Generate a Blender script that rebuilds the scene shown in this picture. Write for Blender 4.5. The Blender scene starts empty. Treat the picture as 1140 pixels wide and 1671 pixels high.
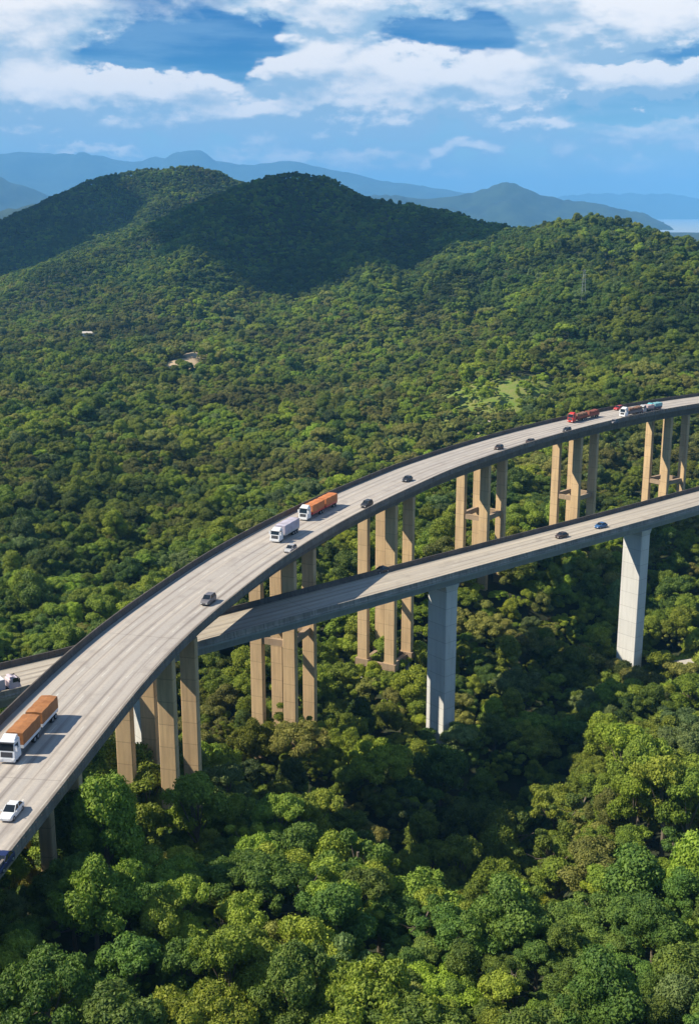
import bpy, math, random
import numpy as np
from mathutils import Vector
random.seed(7); rng = np.random.default_rng(7)
scene = bpy.context.scene
COL = scene.collection
PI = math.pi
# ------------------------------------------------------------------ camera, sun, sky, exposure
F, CX, CY, HOR = 1890.0, 570.0, 835.5, 347.0       # the photograph's lens, in its 1140 x 1671 pixels
PIT = math.atan((CY-HOR)/F); CP, SP = math.cos(PIT), math.sin(PIT)
ZC = 120.0                                          # camera height above the sea
cam = bpy.data.objects.new('camera', bpy.data.cameras.new('camera')); COL.objects.link(cam)
cam.location = (0, 0, ZC); cam.rotation_euler = (PI/2-PIT, 0, 0)
cam.data.sensor_fit = 'VERTICAL'; cam.data.sensor_height = 24; cam.data.lens = 24*F/1671
cam.data.clip_start = 1; cam.data.clip_end = 120000
scene.camera = cam
L = Vector((1.05, 0.10, -1.0)).normalized()         # the way the sunlight travels
sun = bpy.data.objects.new('sun', bpy.data.lights.new('sun', 'SUN')); COL.objects.link(sun)
sun.data.energy = 4.9; sun.data.angle = math.radians(0.5); sun.data.color = (1.0, 0.90, 0.72)
sun.rotation_euler = L.to_track_quat('-Z', 'Y').to_euler(); sun.location = (0, 0, 300)
scene.view_settings.view_transform = 'Standard'; scene.view_settings.look = 'None'
scene.view_settings.gamma = 1; scene.view_settings.exposure = 0.62
scene.cycles.use_denoising = True
scene.cycles.max_bounces = 6; scene.cycles.diffuse_bounces = 3; scene.cycles.volume_bounces = 1
scene.cycles.transmission_bounces = 3; scene.cycles.transparent_max_bounces = 4

def ray(x, y):
    X = (x-CX)/F; Y = -(y-CY)/F
    return np.array([X, CP+Y*SP, -SP+Y*CP])
def at(x, y, z):                                    # where that line of sight meets the height z
    r = ray(x, y); t = (z-ZC)/r[2]; return r*t+np.array([0, 0, ZC])
def atY(x, y, Y):
    r = ray(x, y); return r*(Y/r[1])+np.array([0, 0, ZC])
def proj(P):
    X, Y, Z = P[0], P[1], P[2]-ZC
    d = Y*CP-Z*SP; return CX+F*X/d, CY-F*(Y*SP+Z*CP)/d, d

class NT:                                           # small node-tree writer
    def __init__(s, t): s.t = t; s.n = t.nodes; s.l = t.links
    def add(s, k, **kw):
        n = s.n.new(k)
        for a, b in kw.items(): setattr(n, a, b)
        return n
    def put(s, sock, v):
        if isinstance(v, bpy.types.NodeSocket): s.l.new(v, sock)
        else: sock.default_value = v
    def m(s, op, a, b=0.0, c=None, clamp=False):
        n = s.add('ShaderNodeMath', operation=op, use_clamp=clamp)
        s.put(n.inputs[0], a); s.put(n.inputs[1], b)
        if c is not None: s.put(n.inputs[2], c)
        return n.outputs[0]
    def mix(s, f, a, b, mode='MIX'):
        n = s.add('ShaderNodeMix', data_type='RGBA', blend_type=mode)
        s.put(n.inputs[0], f); s.put(n.inputs[6], a); s.put(n.inputs[7], b); return n.outputs[2]
    def noise(s, vec, scale, detail=4, rough=0.5, dist=0.0):
        n = s.add('ShaderNodeTexNoise'); s.put(n.inputs['Vector'], vec)
        n.inputs['Scale'].default_value = scale; n.inputs['Detail'].default_value = detail
        n.inputs['Roughness'].default_value = rough; n.inputs['Distortion'].default_value = dist
        return n.outputs[0]
    def ramp(s, f, a, b, lo=0.0, hi=1.0):
        n = s.add('ShaderNodeMapRange', interpolation_type='SMOOTHSTEP'); s.put(n.inputs[0], f)
        for i, v in enumerate((a, b, lo, hi)): s.put(n.inputs[i+1], v)
        return n.outputs[0]
    def vec(s, x, y, z=0.0):
        n = s.add('ShaderNodeCombineXYZ'); s.put(n.inputs[0], x); s.put(n.inputs[1], y); s.put(n.inputs[2], z); return n.outputs[0]

world = bpy.data.worlds.new('World'); scene.world = world; world.use_nodes = True
W = NT(world.node_tree); W.n.clear()
sky = W.add('ShaderNodeTexSky', sky_type='NISHITA'); sky.sun_disc = False
sky.sun_elevation = math.asin(-L.z); sky.sun_rotation = math.atan2(-L.x, -L.y); sky.altitude = 120
sky.dust_density = 0.4; sky.ozone_density = 2.5
tc = W.add('ShaderNodeTexCoord'); sx = W.add('ShaderNodeSeparateXYZ'); W.l.new(tc.outputs['Generated'], sx.inputs[0])
az = W.m('ARCTAN2', sx.outputs[0], sx.outputs[1]); el = W.m('ARCSINE', sx.outputs[2])
def sky_at(px, py):
    r = ray(px, py); r = r/np.linalg.norm(r); return math.atan2(r[0], r[1]), math.asin(r[2])
WHITE = [(20, 138, 230, 54, .95), (240, 160, 270, 40, .95), (505, 85, 64, 48, .85), (560, 130, 130, 66, .95), (700, 140, 150, 46, .85),
         (540, 180, 230, 20, .5), (900, 128, 200, 36, .85), (1100, 128, 140, 32, .8), (560, 12, 170, 26, .8), (950, 40, 130, 50, .9), (1100, 30, 130, 40, .85),
         (830, 188, 85, 24, .85), (622, 213, 50, 24, .65), (170, 243, 66, 12, .75), (745, 245, 44, 13, .6), (330, 212, 280, 18, .42), (560, 262, 130, 14, .42), (950, 232, 220, 16, .3), (100, 210, 160, 12, .25), (-60, 30, 120, 50, .5), (70, 35, 110, 40, .6), (480, 245, 90, 10, .25)]
HOLES = [(330, 82, 160, 40, 1.4), (200, 100, 90, 16, .5), (705, 50, 100, 30, .9), (395, 140, 34, 18, .6), (1090, 84, 100, 14, .8), (980, 180, 230, 12, .5)]
def blobs(lst, a, e):                               # cloud banks as soft ellipses in the sky's azimuth and height
    tot = None
    for px, py, w, h, k in lst:
        a0, e0 = sky_at(px, py)
        dx = W.m('DIVIDE', W.m('SUBTRACT', a, a0), w/F); dy = W.m('DIVIDE', W.m('SUBTRACT', e, e0), h/F)
        q = W.m('ADD', W.m('MULTIPLY', dx, dx), W.m('MULTIPLY', dy, dy))
        g = W.m('MULTIPLY', W.m('EXPONENT', W.m('MULTIPLY', W.m('MULTIPLY', q, q), -1.0)), k)
        tot = g if tot is None else W.m('ADD', tot, g)
    return tot
def density(e, full=True):
    big = W.noise(W.vec(az, W.m('MULTIPLY', e, 2.4), 0.3), 11, 4, 0.6)
    fine = W.noise(W.vec(az, W.m('MULTIPLY', e, 1.9), 4.3), 26, 7, 0.58)
    a2 = W.m('MULTIPLY_ADD', W.m('SUBTRACT', big, 0.5), 0.12, az); e2 = W.m('MULTIPLY_ADD', W.m('SUBTRACT', fine, 0.5), 0.045, e)
    d = W.m('SUBTRACT', blobs(WHITE, a2, e2), blobs(HOLES, a2, e2))
    d = W.m('MULTIPLY_ADD', W.m('SUBTRACT', fine, .5), 1.0, d)
    return W.m('MULTIPLY_ADD', W.m('SUBTRACT', big, .5), .9, d), fine
dens, fine = density(el); densu, _ = density(W.m('ADD', el, .0085))
front = W.ramp(W.m('ABSOLUTE', az), 0.36, 0.55, 1, 0)
low = W.ramp(el, 0.17, 0.26, 1, 0); inview = W.m('MULTIPLY', front, low)
wild = W.ramp(W.noise(W.vec(W.m('DIVIDE', sx.outputs[0], W.m('ADD', W.m('ABSOLUTE', sx.outputs[2]), .12)), W.m('DIVIDE', sx.outputs[1], W.m('ADD', W.m('ABSOLUTE', sx.outputs[2]), .12)), 0), .9, 6, .6), .46, .66)
mask = W.ramp(dens, -0.36, 0.36)
mask = W.m('ADD', W.m('MULTIPLY', mask, inview), W.m('MULTIPLY', wild, W.m('SUBTRACT', 1, inview)))
veiln = W.noise(W.vec(W.m('MULTIPLY', az, 1.3), W.m('MULTIPLY', el, 9), 9), 6, 6, .6)
veil = W.m('MULTIPLY', W.ramp(veiln, .36, .66), W.ramp(el, .02, .15, .75, .30))
hs = W.add('ShaderNodeHueSaturation'); W.l.new(sky.outputs[0], hs.inputs['Color']); hs.inputs['Saturation'].default_value = 1.35
hor_ = W.ramp(el, 0.0, 0.13)
blue = W.mix(1.0, hs.outputs[0], W.mix(hor_, (0.62, 0.92, 1.0, 1), (0.035, 0.30, 0.56, 1)), 'MULTIPLY')
soft = W.noise(W.vec(az, W.m('MULTIPLY', el, 2.6), 2.2), 17, 6, .6)
lit = W.ramp(W.m('ADD', W.m('ADD', W.m('MULTIPLY', W.m('SUBTRACT', dens, densu), 1.3), W.m('MULTIPLY', dens, .30)), W.m('MULTIPLY', W.m('SUBTRACT', soft, .5), 2.2)), -.22, 1.10)
ccol = W.mix(lit, (2.7, 3.9, 5.1, 1), (8.0, 7.6, 7.3, 1))
blue = W.mix(W.ramp(el, -.02, .12, .95, 0), blue, (3.6, 5.1, 6.2, 1))
c1 = W.mix(veil, blue, (2.9, 4.5, 5.9, 1))
c2 = W.mix(mask, c1, ccol)
bg = W.add('ShaderNodeBackground'); W.l.new(c2, bg.inputs[0]); bg.inputs[1].default_value = 0.10
wo = W.add('ShaderNodeOutputWorld'); W.l.new(bg.outputs[0], wo.inputs[0])
world.cycles.sampling_method = 'MANUAL'; world.cycles.sample_map_resolution = 512

# ------------------------------------------------------------------ helpers
def tag(o, label=None, cat=None, group=None, kind=None):
    for k, v in (('label', label), ('category', cat), ('group', group), ('kind', kind)):
        if v: o[k] = v
    return o
def empty(name, loc=(0, 0, 0), rz=0.0):
    o = bpy.data.objects.new(name, None); COL.objects.link(o)
    o.location = loc; o.rotation_euler = (0, 0, rz); o.empty_display_size = .5; return o
class MB:
    def __init__(s): s.v = []; s.f = []; s.mi = []; s.cur = 0
    def add(s, vs, fs):
        n = len(s.v); s.v += [tuple(map(float, p)) for p in vs]; s.f += [tuple(i+n for i in f) for f in fs]; s.mi += [s.cur]*len(fs)
    def hexa(s, b, t):                              # four bottom and four top corners
        s.add(list(b)+list(t), [(3, 2, 1, 0), (4, 5, 6, 7), (0, 1, 5, 4), (1, 2, 6, 5), (2, 3, 7, 6), (3, 0, 4, 7)])
    def box(s, x0, x1, y0, y1, z0, z1, tx=0, ty=0):
        s.hexa([(x0, y0, z0), (x1, y0, z0), (x1, y1, z0), (x0, y1, z0)],
               [(x0+tx, y0+ty, z1), (x1-tx, y0+ty, z1), (x1-tx, y1-ty, z1), (x0+tx, y1-ty, z1)])
    def obox(s, c, u, v, hu, hv, z0, z1, ch=0.0):   # upright box on axes u, v; ch = chamfered corners
        c = np.array(c[:2]); u = np.array(u); v = np.array(v)
        if ch: pts = [(-hu+ch, -hv), (hu-ch, -hv), (hu, -hv+ch), (hu, hv-ch), (hu-ch, hv), (-hu+ch, hv), (-hu, hv-ch), (-hu, -hv+ch)]
        else: pts = [(-hu, -hv), (hu, -hv), (hu, hv), (-hu, hv)]
        P = [c+u*a+v*b for a, b in pts]; n = len(P)
        if u[0]*v[1]-u[1]*v[0] < 0: P = P[::-1]
        s.add([(*p, z0) for p in P]+[(*p, z1) for p in P],
              [tuple(range(n))[::-1], tuple(range(n, 2*n))]+[(i, (i+1) % n, n+(i+1) % n, n+i) for i in range(n)])
    def cyl(s, p, q, r0, r1=None, n=10):
        r1 = r0 if r1 is None else r1
        p, q = Vector(p), Vector(q); d = (q-p).normalized(); a = d.orthogonal().normalized(); b = d.cross(a)
        vs = [p+(a*math.cos(2*PI*i/n)+b*math.sin(2*PI*i/n))*r0 for i in range(n)]+[q+(a*math.cos(2*PI*i/n)+b*math.sin(2*PI*i/n))*r1 for i in range(n)]
        s.add(vs, [tuple(range(n))[::-1], tuple(range(n, 2*n))]+[(i, (i+1) % n, n+(i+1) % n, n+i) for i in range(n)])
    def sweep(s, P, N, prof, zs, caps=True):        # closed (v, z) profile swept along points P with side vectors N
        k = len(prof); vs = []
        for p, n, z in zip(P, N, zs):
            for v, h in prof: vs.append((p[0]+n[0]*v, p[1]+n[1]*v, z+h))
        fs = []
        for i in range(len(P)-1):
            for j in range(k):
                a, b = i*k+j, i*k+(j+1) % k; fs.append((a, b, b+k, a+k))
        if caps: fs += [tuple(range(k))[::-1], tuple(range((len(P)-1)*k, len(P)*k))]
        s.add(vs, fs)
    def build(s, name, mat, parent=None, org=(0, 0, 0), smooth=False, bevel=0.0):
        me = bpy.data.meshes.new(name); o3 = org
        me.from_pydata([(a-o3[0], b-o3[1], c-o3[2]) for a, b, c in s.v], [], s.f); me.update()
        for m in (mat if isinstance(mat, (list, tuple)) else [mat]): me.materials.append(m)
        if any(s.mi): me.polygons.foreach_set('material_index', s.mi)
        if smooth: me.polygons.foreach_set('use_smooth', [True]*len(s.f))
        o = bpy.data.objects.new(name, me); COL.objects.link(o)
        if parent: o.parent = parent
        else: o.location = o3
        if bevel:
            b = o.modifiers.new('bevel', 'BEVEL'); b.width = bevel; b.segments = 2; b.limit_method = 'ANGLE'
        return o

def mat(name, col, rough=.7, metal=0.0, spec=.4, fn=None):
    m = bpy.data.materials.new(name); m.use_nodes = True; T = NT(m.node_tree); b = T.n['Principled BSDF']
    b.inputs['Base Color'].default_value = (*col, 1); b.inputs['Roughness'].default_value = rough
    b.inputs['Metallic'].default_value = metal; b.inputs['Specular IOR Level'].default_value = spec
    if fn: fn(T, b)
    return m
def pos(T):
    return T.add('ShaderNodeNewGeometry').outputs['Position']
def bump(T, b, h, st, dist=.05):
    n = T.add('ShaderNodeBump'); n.inputs['Strength'].default_value = st; n.inputs['Distance'].default_value = dist
    T.l.new(h, n.inputs['Height']); T.l.new(n.outputs[0], b.inputs['Normal'])
def mapping(T, vec, sc):
    n = T.add('ShaderNodeMapping'); T.l.new(vec, n.inputs[0]); n.inputs['Scale'].default_value = sc; return n.outputs[0]
def concrete(base, dirt, stain=.5):
    def fn(T, b):
        p = pos(T)
        big = T.noise(mapping(T, p, (.35, .35, .12)), 1, 5, .6)
        streak = T.noise(mapping(T, p, (2.2, 2.2, .10)), 1, 5, .65)
        fine = T.noise(p, 3.5, 5, .7)
        sp = T.add('ShaderNodeSeparateXYZ'); T.l.new(p, sp.inputs[0])
        fr = T.m('FRACT', T.m('DIVIDE', sp.outputs[2], 3.6))
        joint = T.m('LESS_THAN', fr, .035)
        wn = T.add('ShaderNodeTexWhiteNoise', noise_dimensions='1D'); T.l.new(T.m('FLOOR', T.m('DIVIDE', sp.outputs[2], 3.6)), wn.inputs['W'])
        c = T.mix(T.m('MULTIPLY', T.ramp(streak, .42, .7), stain), (*base, 1), (*dirt, 1))
        c = T.mix(T.m('MULTIPLY', T.ramp(big, .35, .7), stain*.8), c, (*dirt, 1))
        c = T.mix(T.m('MULTIPLY', fine, .25), c, (base[0]*1.15, base[1]*1.12, base[2]*1.1, 1))
        c = T.mix(T.m('MULTIPLY', wn.outputs[0], .28), c, (dirt[0]*1.1, dirt[1]*1.1, dirt[2]*1.1, 1))
        c = T.mix(T.m('MULTIPLY', joint, .5), c, (dirt[0]*.7, dirt[1]*.7, dirt[2]*.7, 1))
        T.l.new(c, b.inputs['Base Color']); bump(T, b, fine, .35)
    return fn
M = {}
M['tan'] = mat('tan concrete', (.5, .34, .2), .85, fn=concrete((.70, .50, .28), (.36, .25, .15), .6))
M['tie'] = mat('tie concrete', (.4, .3, .2), .85, fn=concrete((.42, .31, .21), (.22, .15, .10)))
M['pale'] = mat('pale concrete', (.7, .7, .7), .8, fn=concrete((.72, .72, .70), (.42, .41, .39), .4))
M['deckc'] = mat('deck concrete', (.3, .3, .3), .85, fn=concrete((.24, .21, .18), (.10, .085, .075), .8))
M['shade_parapet'] = mat('shade-darkened barrier concrete', (.12, .1, .09), .9, fn=concrete((.13, .11, .095), (.05, .045, .04), .9))  # far barriers: darker parapet copy, shade of their sunless side painted in
M['deckg'] = mat('grey girder concrete', (.3, .3, .3), .85, fn=concrete((.36, .38, .38), (.22, .23, .23), .6))
M['parapet'] = mat('parapet concrete', (.3, .3, .3), .85, fn=concrete((.36, .33, .29), (.12, .11, .10), .9))
def roadmat(name, lanes, W_, tint=(.42, .382, .345)):
    def fn(T, b):
        uv = T.add('ShaderNodeUVMap').outputs[0]; sp = T.add('ShaderNodeSeparateXYZ'); T.l.new(uv, sp.inputs[0])
        s_, v = sp.outputs[0], sp.outputs[1]
        lw = W_/lanes
        ph = T.m('FRACT', T.m('ADD', T.m('DIVIDE', v, lw), .5 if lanes % 2 == 0 else 0.0))
        d = T.m('ABSOLUTE', T.m('SUBTRACT', T.m('ABSOLUTE', T.m('SUBTRACT', ph, .5)), .24))
        track = T.ramp(d, .02, .15, 1, 0)
        wob = T.noise(T.vec(T.m('MULTIPLY', s_, .03), T.m('MULTIPLY', v, 1.6)), 1, 4, .6)
        long_ = T.noise(T.vec(T.m('MULTIPLY', s_, .012), T.m('MULTIPLY', v, .9), 3), 1, 5, .65)
        patch = T.noise(T.vec(T.m('MULTIPLY', s_, .25), T.m('MULTIPLY', v, .35), 7), 1, 4, .6)
        fine = T.noise(T.vec(s_, v), 2.2, 6, .75)
        k = T.m('MULTIPLY', track, T.ramp(wob, .3, .65))
        dark = (tint[0]*.52, tint[1]*.49, tint[2]*.49, 1); lite = (tint[0]*1.35, tint[1]*1.30, tint[2]*1.20, 1)
        c = T.mix(k, (*tint, 1), dark)
        c = T.mix(T.m('MULTIPLY', T.ramp(long_, .45, .7), .8), c, lite)
        c = T.mix(T.m('MULTIPLY', T.ramp(patch, .5, .72), .35), c, dark)
        c = T.mix(T.m('MULTIPLY', T.ramp(fine, .4, .8), .3), c, dark)
        # expansion joints across the deck
        j = T.m('LESS_THAN', T.m('FRACT', T.m('DIVIDE', s_, 44.5)), .004)
        c = T.mix(T.m('MULTIPLY', j, .3), c, (.08, .07, .06, 1))
        # dirt gathered along the edges
        e = T.ramp(T.m('ABSOLUTE', v), W_*.5-1.1, W_*.5-.3)
        c = T.mix(T.m('MULTIPLY', e, .5), c, (tint[0]*.5, tint[1]*.5, tint[2]*.46, 1))
        dash = T.m('LESS_THAN', T.m('FRACT', T.m('DIVIDE', s_, 9.0)), .3); worn = T.ramp(patch, .30, .62, .75, .25)
        for lv in ([-3.4, 0.0, 3.4] if lanes == 4 else [0.0]):
            ln = T.m('MULTIPLY', T.m('LESS_THAN', T.m('ABSOLUTE', T.m('SUBTRACT', v, lv)), .075), dash)
            c = T.mix(T.m('MULTIPLY', ln, worn), c, (.66, .64, .58, 1))
        ln = T.m('LESS_THAN', T.m('ABSOLUTE', T.m('SUBTRACT', T.m('ABSOLUTE', v), W_*.5-.75)), .07)
        c = T.mix(T.m('MULTIPLY', ln, worn), c, (.60, .58, .52, 1))
        T.l.new(c, b.inputs['Base Color']); bump(T, b, fine, .2)
    return mat(name, tint, .85, fn=fn)
M['road'] = roadmat('worn road', 4, 13.4)
M['road2'] = roadmat('worn ramp road', 3, 10.4, (.42, .375, .315))
M['paint'] = mat('worn road paint', (.6, .58, .52), .7, fn=lambda T, b: T.l.new(T.mix(T.ramp(T.noise(pos(T), 1.3, 5, .7), .35, .7), (.36, .33, .3, 1), (.66, .64, .58, 1)), b.inputs['Base Color']))

# ------------------------------------------------------------------ the two decks' centre lines
class Line:
    def __init__(s, pts, step=2.0):
        pts = np.array(pts, float); P = np.vstack([2*pts[0]-pts[1], pts, 2*pts[-1]-pts[-2]]); out = []
        for i in range(1, len(P)-2):
            for t in np.linspace(0, 1, 16, endpoint=False):
                a, b, c, d = P[i-1:i+3]
                out.append(.5*((2*b)+(-a+c)*t+(2*a-5*b+4*c-d)*t*t+(-a+3*b-3*c+d)*t**3))
        out.append(P[-2]); q = np.array(out)
        for _ in range(60): q[1:-1] = .25*q[:-2]+.5*q[1:-1]+.25*q[2:]
        S = np.r_[0, np.cumsum(np.linalg.norm(np.diff(q, axis=0), axis=1))]
        s.n = int(S[-1]/step); s.S = np.linspace(0, S[-1], s.n+1); s.len = S[-1]
        s.P = np.c_[np.interp(s.S, S, q[:, 0]), np.interp(s.S, S, q[:, 1])]
        T = np.gradient(s.P, axis=0); s.T = T/np.linalg.norm(T, axis=1)[:, None]; s.N = np.c_[s.T[:, 1], -s.T[:, 0]]
    def get(s, t):
        p = np.array([np.interp(t, s.S, s.P[:, 0]), np.interp(t, s.S, s.P[:, 1])])
        T = np.array([np.interp(t, s.S, s.T[:, 0]), np.interp(t, s.S, s.T[:, 1])]); T /= np.linalg.norm(T)
        return p, T, np.array([T[1], -T[0]])
    def near(s, x, y):
        i = int(np.argmin((s.P[:, 0]-x)**2+(s.P[:, 1]-y)**2)); return s.S[i]
    def dist(s, x, y):
        x = np.atleast_1d(x); y = np.atleast_1d(y); r = np.full(x.shape, 1e9)
        for p in s.P[::2]: r = np.minimum(r, np.hypot(x-p[0], y-p[1]))
        return r
UP = Line([(-66, -60), (-56, 0), (-47.5, 45), (-43.2, 72), (-39.6, 98), (-36.6, 120), (-33.7, 141), (-30, 160), (-25, 178), (-18.3, 199), (-9, 221.5), (0, 240), (12, 262), (19.4, 274.8), (36.2, 299), (51.2, 318), (67.5, 336.5), (88, 357), (112, 376.5), (150, 402), (200, 430), (260, 456)])
lowc = [4.175688775409252, -4.410341669811739, 1.7610844712516245, 83.91696191667654, 206.09431089054053]
LO = Line([(-190, 70), (-120, 115)]+[(x, float(np.polyval(lowc, x/100))) for x in range(-52, 100, 12)]+[(120, 307), (165, 343), (215, 385)])
ZU, ZL = ZC-60.0, ZC-69.0
WU, WL = 14.4, 11.4

def uvsheet(name, line, w, z, m, parent, org):
    vs = []; fs = []; uv = []; cols = 9
    for i, (p, n) in enumerate(zip(line.P, line.N)):
        for j in range(cols):
            v = -w/2+w*j/(cols-1); vs.append((p[0]+n[0]*v-org[0], p[1]+n[1]*v-org[1], z-org[2])); uv.append((line.S[i], v))
    for i in range(len(line.P)-1):
        for j in range(cols-1):
            a = i*cols+j; fs.append((a, a+1, a+cols+1, a+cols))
    me = bpy.data.meshes.new(name); me.from_pydata(vs, [], fs); me.update()
    l = me.uv_layers.new(name='UVMap'); idx = np.zeros(len(me.loops), int); me.loops.foreach_get('vertex_index', idx)
    l.data.foreach_set('uv', np.array(uv)[idx].ravel()); me.materials.append(m)
    o = bpy.data.objects.new(name, me); COL.objects.link(o); o.parent = parent; return o

def parapet(line, side, w, z, parent, org, open_rail, lab=None):
    b = MB(); o = w/2
    a0, a1 = (o-.36, o-.04) if side > 0 else (-o+.04, -o+.36)
    zs = [z]*len(line.P)
    if open_rail:                                   # kerb, posts and rail, open between
        b.sweep(line.P, line.N, [(a0, .004), (a1, .004), (a1, .54), (a0, .54)], zs)
        b.sweep(line.P, line.N, [(a0+.03, .70), (a1-.03, .70), (a1-.03, 1.02), (a0+.03, 1.02)], zs)
        t = 1.0
        while t < line.len-1:
            p, T, N = line.get(t); c = p+N*(a0+a1)/2
            b.obox(c, T, N, .52, .12, z+.53, z+.71); t += 1.5
    else:                                           # sloped solid barrier
        m = (a0+a1)/2; k = .14
        b.sweep(line.P, line.N, [(m-.3, .004), (m+.3, .004), (m+.3, .12), (m+k, .36), (m+.1, 1.0), (m-.1, 1.0), (m-k, .36), (m-.3, .12)], zs)
    x = b.build('parapet', M['shade_parapet'] if side < 0 else M['parapet'], parent, org)
    if lab: x['label'] = lab
    return x

# ------------------------------------------------------------------ upper viaduct
p0, T0, N0 = UP.get(UP.near(0, 240)); orgU = (p0[0], p0[1], ZU)
up = empty('viaduct', orgU)
tag(up, 'upper curving four lane viaduct on groups of tan concrete columns', 'viaduct')
b = MB(); zs = [ZU]*len(UP.P)
b.sweep(UP.P, UP.N, [(-7.2, 0), (7.2, 0), (7.2, -.28), (4.9, -.55), (-4.9, -.55), (-7.2, -.28)], zs)
b.build('deck', M['deckc'], up, orgU)
for s in (-3.5, 3.5):
    b = MB(); b.sweep(UP.P, UP.N, [(s-1.15, -.552), (s+1.15, -.552), (s+.95, -2.9), (s-.95, -2.9)], zs); b.build('girder', M['deckc'], up, orgU)
uvsheet('road_surface', UP, 13.68, ZU+.005, M['road'], up, orgU)
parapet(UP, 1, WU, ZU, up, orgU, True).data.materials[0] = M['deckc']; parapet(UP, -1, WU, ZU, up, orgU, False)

HU, HV, SU, SV = .65, 1.3, 4.4, 3.5                 # column half sizes, half spacings
def find_s(line, target, fn, lo, hi):
    best = min(np.arange(lo, hi, .5), key=lambda t: abs(fn(t)-target)); return float(best)
def nl_px(t):
    p, T, N = UP.get(t); q = p-T*SU+N*SV; return proj((*(q-T*HU), ZU-6))[0]
def nr_px(t):
    p, T, N = UP.get(t); q = p+T*SU+N*SV; return proj((*(q-T*HU), ZU-6))[0]
GS = [find_s(UP, 121, nr_px, UP.near(-45, 60), UP.near(-36, 125))]
for px in (269, 470, 636.5, 790, 940, 1087): GS.append(find_s(UP, px, nl_px, UP.near(-34, 138), UP.len))
GS = [GS[0]-46]+GS+[GS[-1]+44]
print('GS', [round(g) for g in GS])

# ------------------------------------------------------------------ the ground's shape
NEAR = []
for px, py, Y, dz in [(100, 1660, 75, 10), (570, 1665, 75, 10), (1000, 1660, 72, 10), (1250, 1660, 72, 10), (-150, 1660, 75, 10),
                  (200, 1500, 98, 10), (450, 1450, 108, 10), (620, 1500, 100, 10), (800, 1560, 90, 10), (1060, 1480, 95, 10), (1220, 1450, 100, 10), (-100, 1450, 100, 10),
                  (400, 1320, 140, 7), (270, 1362, 146, 7), (200, 1355, 148, 7), (330, 1350, 158, 7), (130, 1425, 120, 6), (70, 1440, 110, 5), (20, 1480, 100, 5), (-50, 1330, 140, 10),
                  (850, 1470, 128, 20), (900, 1400, 140, 20), (1000, 1385, 140, 9), (1080, 1280, 155, 9), (1200, 1200, 190, 10), (1100, 1160, 200, 10),
                  (730, 1205, 214, 7), (830, 1330, 172, 22), (850, 1230, 205, 18), (720, 1360, 158, 18), (600, 1290, 180, 14), (480, 1212, 196, 7), (430, 1215, 203, 7),
                  (600, 1128, 242, 6), (650, 1128, 238, 6), (1040, 1088, 264, 7), (930, 1050, 265, 9), (1140, 1000, 285, 8), (820, 1010, 270, 9),
                  (780, 905, 294, 8), (880, 890, 310, 8), (940, 878, 330, 8), (1090, 832, 364, 8),
                  (100, 1010, 262, 10), (250, 1150, 225, 10), (-100, 1100, 240, 10), (200, 900, 323, 10), (0, 850, 350, 10),
                  (400, 1000, 262, 10), (600, 900, 300, 10), (1200, 850, 380, 10)]:
    q = atY(px, py, Y); NEAR.append((q[0], q[1], q[2]-dz+1.6))
for x, y in ((-700, 0), (-300, -200), (0, -250), (400, -100), (700, 100)): NEAR.append((x, y, 60))
for x, y in ((-300, 150), (-200, 60)): NEAR.append((x, y, 40))
for x, y in ((-600, 500), (-300, 500), (0, 500), (200, 500), (-800, 900), (-300, 900), (0, 750), (-200, 350), (-400, 300), (-1200, 1500), (-2500, 1500), (2500, 1500), (900, 600), (-300, 1400)):
    NEAR.append((x, y, ZC-112))
for x, y in ((300, 330), (250, 200), (160, 120)): NEAR.append((x, y, ZC-98))
NEAR = np.array(NEAR)
def fnoise(X, Y, wl, seed):                         # smooth value noise
    r = np.random.default_rng(seed); G = r.uniform(-1, 1, (128, 128))
    x = X/wl+1000.37; y = Y/wl+1000.71; i = np.floor(x).astype(int); j = np.floor(y).astype(int)
    u = x-i; v = y-j; u = u*u*(3-2*u); v = v*v*(3-2*v); g = lambda a, b_: G[a % 128, b_ % 128]
    return (g(i, j)*(1-u)+g(i+1, j)*u)*(1-v)+(g(i, j+1)*(1-u)+g(i+1, j+1)*u)*v
RIDGES = []
def ridge(pts, k, dz=9): RIDGES.append((np.array([atY(px, py, Y)-np.array([0, 0, dz]) for px, py, Y in pts]), k))
ridge([(-260, 470, 1700), (-120, 445, 1850), (0, 392, 1950), (60, 362, 2000), (120, 322, 2000), (180, 283, 2000), (235, 273, 2000), (300, 270, 2000), (340, 275, 2010), (380, 295, 2060), (440, 320, 2150), (560, 345, 2300)], .50)
ridge([(300, 272, 2000), (270, 325, 1850), (215, 390, 1680), (150, 450, 1500), (110, 505, 1320)], .55)
ridge([(60, 350, 1980), (20, 430, 1750), (0, 480, 1500)], .5)
ridge([(400, 318, 1580), (430, 290, 1520), (480, 281, 1500), (520, 289, 1495), (560, 310, 1480), (600, 322, 1440), (660, 336, 1400), (720, 348, 1340), (770, 359, 1290), (820, 370, 1240), (870, 373, 1180), (910, 364, 1140), (960, 361, 1080), (1010, 365, 1040), (1060, 370, 1000), (1140, 376, 950), (1260, 384, 880), (1450, 400, 760)], .5)
ridge([(430, 290, 1520), (375, 335, 1420), (320, 390, 1290), (290, 450, 1120)], .6)
ridge([(520, 289, 1495), (560, 370, 1300), (620, 450, 1080), (640, 520, 900)], .6)
ridge([(720, 350, 1340), (760, 420, 1100), (740, 500, 900), (760, 580, 740)], .6)
ridge([(960, 362, 1080), (930, 430, 880), (900, 520, 720), (870, 610, 610)], .6)
ridge([(1140, 377, 950), (1110, 450, 760), (1090, 540, 620), (1110, 600, 540)], .6)
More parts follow.
